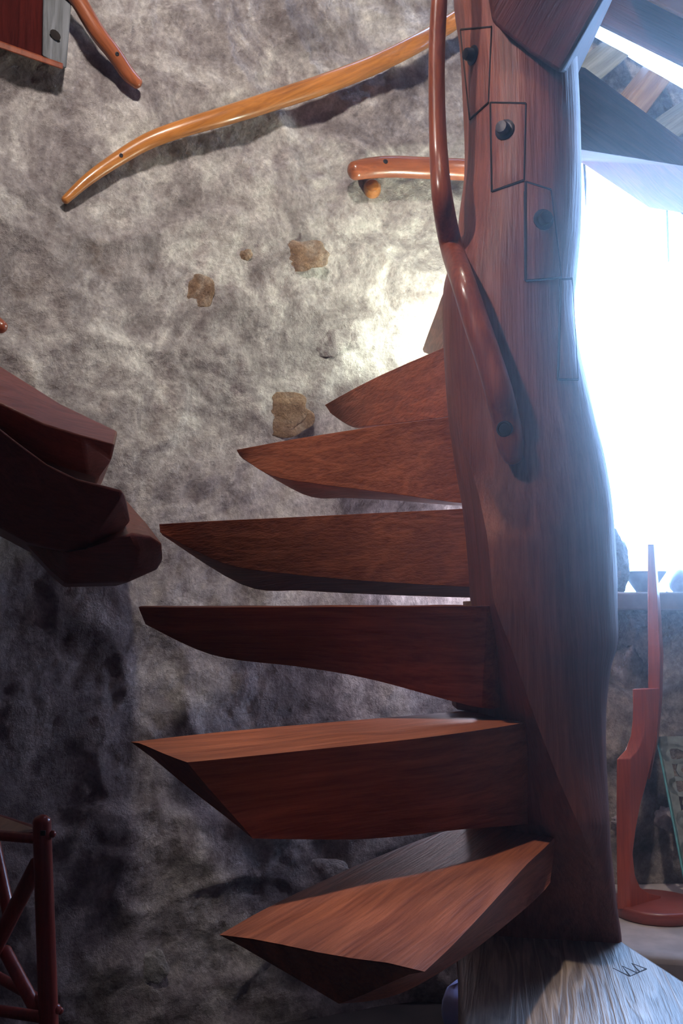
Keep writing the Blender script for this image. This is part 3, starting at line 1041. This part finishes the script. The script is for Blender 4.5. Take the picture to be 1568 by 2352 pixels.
dxs = P(95, 1900, CY).x
zt, zb = P(95, 1885, CY).z, FLOOR_Z
fl = lambda px, y: Vector((P(px, 2352, y).x, y, FLOOR_Z + 0.012))
a = P(96, 1888, CY); b = P(112, 2352, CY)
b = a + (b - a) * ((a.z - FLOOR_Z - 0.015) / (a.z - b.z))
bar('leg', a, b, 0.0165, mid=0.0172)
off1 = Vector((-0.30, 0.10, 0)); off2 = Vector((-0.24, 0.24, 0))
for o_ in (off1, off2, off1 + off2):
    bar('leg', a + o_, b + o_, 0.0165, mid=0.0172)
bar('rail', P(85, 1926, CY), P(85, 1926, CY) + off1 * 1.02, 0.0095)
bar('rail', a + off2 + Vector((0, 0, -0.03)), a + off1 + off2 + Vector((0, 0, -0.03)), 0.0095)
bar('rail', a + Vector((0, 0, -0.02)), a + off2 + Vector((0, 0, -0.02)), 0.0095)
bar('rail', a + off1 + Vector((0, 0, -0.02)), a + off1 + off2 + Vector((0, 0, -0.02)), 0.0095)
bar('stretcher', P(95, 2336, CY), P(95, 2336, CY) + off1, 0.010)
bar('stretcher', P(128, 2318, CY), P(128, 2318, CY) + off2, 0.010)
bar('brace', P(86, 1985, CY + 0.04), P(-90, 2330, CY + 0.10), 0.0155)
bar('brace', P(-15, 1930, CY + 0.20), P(22, 2105, CY + 0.12), 0.0125)
bar('brace', P(12, 2185, CY + 0.09), P(92, 2335, CY + 0.03), 0.0125)
bar('peg', P(100, 1914, CY), P(122, 1916, CY), 0.0065)
bar('peg', P(118, 2318, CY + 0.02), P(139, 2322, CY + 0.02), 0.0065)
vs, fs = lathe(P(99, 1913, CY - 0.0165), [(0.001, 0), (0.006, 0.0), (0.006, 0.003), (0.001, 0.0035)], 4, Vector((0.1, -1, 0)))
obj('peg_hole', vs, fs, M['groove'], stool)
sv = []
n1, n2 = 12, 10
c00 = a + Vector((-0.012, 0.0, -0.012)); c10 = a + off1 + Vector((0, 0, -0.010)); c01 = a + off2 + Vector((-0.012, 0, -0.005)); c11 = a + off1 + off2 + Vector((0, 0, -0.005))
for i in range(n1):
    for j in range(n2):
        u, v = i / (n1 - 1), j / (n2 - 1)
        p = lerp(lerp(c00, c10, u), lerp(c01, c11, u), v)
        p.z -= 0.02 * math.sin(math.pi * u)
        sv.append(p)
m_ = len(sv)
fs = grid_faces(n1, n2)
fs2 = [tuple(k + m_ for k in f)[::-1] for f in fs]
rim = [i * n2 for i in range(n1)] + [(n1 - 1) * n2 + j for j in range(1, n2)] + [i * n2 + n2 - 1 for i in range(n1 - 2, -1, -1)] + [j for j in range(n2 - 2, 0, -1)]
side_f = [(p, q, q + m_, p + m_) for p, q in zip(rim, rim[1:] + rim[:1])]
obj('seat', sv + [p - Vector((0, 0, 0.005)) for p in sv], fs + fs2 + side_f, M['leather'], stool)

# ------------------------------------------------------------------ right corner: hearth slab, floor lamp, screen, pots
SZ = 0.03
out = [on_z(1290, 2150, SZ), on_z(1420, 2182, SZ), on_z(1480, 2192, SZ), on_z(1568, 2198, SZ), on_z(1700, 2190, SZ), Vector((2.40, 2.2, SZ)), Vector((2.40, 3.15, SZ)), Vector((0.45, 3.15, SZ))]
vs, fs = prism(out, Vector((0, 0.0, FLOOR_Z - SZ)))
tag(obj('hearth_slab', vs, fs, M['slab'], frame=Matrix.Identity(4), bevel=0.02, seg=3), 'low pale stone slab under the wooden floor lamp along the window wall', 'slab')

LY = 2.60
bc = on_z(1506, 2070, SZ + 0.032)
lampo = empty('floor_lamp', (bc.x, bc.y, SZ), 'sculptural red brown wooden floor lamp with stepped stem on round base', 'lamp')
rb = 98 / F_PX * bc.y
vs, fs = lathe(Vector((bc.x, bc.y, SZ)), [(rb * 0.2, 0.0), (rb * 0.96, 0.0), (rb, 0.006), (rb, 0.026), (rb * 0.985, 0.031), (rb * 0.95, 0.033), (rb * 0.1, 0.0335)], 48)
obj('base', vs, fs, M['lampbase'], lampo, sharp=60)
prof_in = [(1482, 1582), (1483, 1620), (1482, 1655), (1478, 1690), (1466, 1722), (1447, 1743), (1446, 1800), (1446, 1900), (1447, 2000), (1449, 2088)]
prof_out = [(1516, 1580), (1512, 1640), (1506, 1690), (1498, 1740), (1484, 1800), (1470, 1850), (1460, 1905), (1453, 1960), (1458, 2010), (1470, 2038), (1490, 2052), (1520, 2058), (1516, 2066), (1480, 2080)]
y_at = lambda px: bc.y - 0.055 + (px - 1446) * 0.0011


def stem_pt(px, py):
    return P(px, py, y_at(px))


poly = [stem_pt(*p) for p in prof_in] + [stem_pt(*p) for p in prof_out[::-1]]
thick = []
for p in prof_in + prof_out[::-1]:
    thick.append(Vector((-0.037, -0.004, 0.0)))
vs, fs = prism(poly, thick)
obj('stem', vs, fs, M['lampwood'], lampo, bevel=0.002, sharp=30)
q0 = [(1487, 1250), (1487, 1400), (1488, 1500), (1488, 1600), (1490, 1700), (1488, 1790)]
q1 = [(1504, 1250), (1517, 1400), (1523, 1480), (1521, 1560), (1512, 1640), (1492, 1790)]
rings = []
for (x0, yy), (x1, _) in zip(q0, q1):
    ya = y_at(1505) + 0.015
    rings.append([P(x0, yy, ya), P(lerp(x0, x1, 0.78), yy, ya - 0.006), P(x1, yy, ya + 0.01), P(x1, yy, ya + 0.035), P(x0, yy, ya + 0.03)])
vs, fs = loft(rings)
obj('pole', vs, fs, M['lampwood'], lampo, bevel=0.0015)

# pierced screen leaning on the wall
screen = empty('pierced_screen', P(1560, 2040, 2.86), 'greenish pierced metal screen leaning against the stone wall behind the lamp', 'screen')
tl, bl = P(1509, 1692, 2.92), P(1575, 2035, 2.82)
rt = Vector((0.42, -0.04, 0.01))
dn = bl - tl
nv_ = rt.cross(dn).normalized() * 0.008


def scr(u, v):
    return tl + rt * u + dn * v


def strip(name, pts, wd, mat, closed=False):
    P3 = [scr(*p) for p in pts]
    vsA, fsA = [], []
    n = len(P3)
    for i, p in enumerate(P3):
        pa = P3[(i - 1) % n] if closed or i else P3[0]
        pb = P3[(i + 1) % n] if closed or i < n - 1 else P3[-1]
        t = (pb - pa).normalized(); s_ = t.cross(nv_.normalized()) * wd
        vsA += [p - s_ - nv_ * 0.5, p + s_ - nv_ * 0.5, p + s_ + nv_ * 0.5, p - s_ + nv_ * 0.5]
    m = n if closed else n - 1
    for i in range(m):
        a_, b_ = i * 4, ((i + 1) % n) * 4
        for k in range(4):
            fsA.append((a_ + k, a_ + (k + 1) % 4, b_ + (k + 1) % 4, b_ + k))
    if not closed:
        fsA += [(0, 1, 2, 3), (4 * n - 1, 4 * n - 2, 4 * n - 3, 4 * n - 4)]
    return obj(name, vsA, fsA, M[mat], screen)


strip('frame_bar', [(0.0, 0.0), (0.0, 1.0)], 0.004, 'screen_edge')
strip('frame_bar', [(0.03, 0.0), (0.03, 1.0)], 0.013, 'screen')
strip('frame_bar', [(0.0, 0.04), (1.0, 0.04)], 0.016, 'screen')
strip('frame_bar', [(0.0, 0.96), (1.0, 0.96)], 0.016, 'screen')
strip('frame_bar', [(0.97, 0.0), (0.97, 1.0)], 0.013, 'screen')
for i in range(6):
    for j in range(8):
        cu, cv = 0.10 + i * 0.155 + (j % 2) * 0.06 + random.uniform(-0.015, 0.015), 0.13 + j * 0.108 + random.uniform(-0.01, 0.01)
        if cu > 0.93: continue
        ru, rv = random.uniform(0.065, 0.085), random.uniform(0.055, 0.065)
        strip('ring', [(cu + ru * math.cos(t * math.pi / 5), cv + rv * math.sin(t * math.pi / 5)) for t in range(10)], 0.0065, 'screen', True)

# pottery on the window sill
bx = P(1480, 1362, 3.12)
c = Vector((bx.x, 3.12, WZ0 + 0.004))
sc = 3.12 / F_PX
prof = [(0.004, 0.0), (18 * sc, 0.0), (20 * sc, 0.004), (34 * sc, 24 * sc), (49 * sc, 46 * sc), (50 * sc, 48 * sc), (46 * sc, 47 * sc), (30 * sc, 24 * sc), (4 * sc, 8 * sc)]
vs, fs = lathe(c, prof, 36)
tag(obj('flared_bowl', vs, fs, M['pottery'], frame=Matrix.Translation(c)), 'flared grey bowl on the window sill behind the lamp pole', 'bowl')
bx = P(1563, 1362, 3.14)
c = Vector((bx.x, 3.14, WZ0 + 0.004))
prof = [(0.004, 0.0), (16 * sc, 0.0), (24 * sc, 10 * sc), (26 * sc, 20 * sc), (20 * sc, 36 * sc), (9 * sc, 50 * sc), (2 * sc, 54 * sc)]
vs, fs = lathe(c, prof, 28)
tag(obj('squat_jar', vs, fs, M['pottery'], frame=Matrix.Translation(c)), 'squat grey jar on the window sill right of the flared bowl', 'jar')
bx = P(1412, 1362, 3.10)
vs, fs = blob(Vector((bx.x, 3.10, WZ0 + 0.09)), 0.042, 0.05, 0.095, 2.0, 0.35, freq=3.0)
tag(obj('sill_stone', vs, fs, M['wallr'], frame=Matrix.Translation((bx.x, 3.10, WZ0))), 'dark upright stone on the window sill half hidden by the newel post', 'stone')

# rounded things on the floor
c = P(1066, 2325, 2.15); c.z = FLOOR_Z + 0.075
c = P(1062, 2318, 2.28)
vs, fs = blob(c, 0.046, 0.05, 0.060, 1.0, 0.04)
b0 = empty('glazed_garden_ball', (c.x, c.y, c.z), 'pale blue rounded ball low down behind the foot of the newel post', 'ball')
obj('ball', vs, fs, M['blue'], b0, sharp=180)
vs, fs = lathe(Vector((c.x, c.y, FLOOR_Z)), [(0.03, 0.0), (0.05, 0.0), (0.045, 0.02), (0.03, c.z - FLOOR_Z - 0.05), (0.03, c.z - FLOOR_Z - 0.03)], 20)
obj('foot', vs, fs, M['groove'], b0)
c = on_z(1572, 2262, FLOOR_Z + 0.03)
vs, fs = blob(c, 0.028, 0.028, 0.03, 1.0, 0.03)
tag(obj('floor_pebble', vs, fs, M['lilac'], frame=Matrix.Translation(c), sharp=180), 'pale lilac rounded pebble on the floor beside the pale bottom tread', 'stone')

# ------------------------------------------------------------------ thin scattering volume, added to spread the window glow
hz = bpy.data.materials.new('glow_haze')
hz.use_nodes = True
nt = hz.node_tree
nt.nodes.clear()
out_n = N(nt, 'ShaderNodeOutputMaterial')
sca = N(nt, 'ShaderNodeVolumeScatter', Density=0.048, Anisotropy=0.94)
nt.links.new(sca.outputs[0], out_n.inputs['Volume'])
vs, fs = box((-2.0, -1.6, FLOOR_Z + 0.005), (2.4, 3.40, CEIL_Z - 0.01))
tag(obj('glow_volume', vs, fs, hz, frame=Matrix.Identity(4)), kind='stuff')
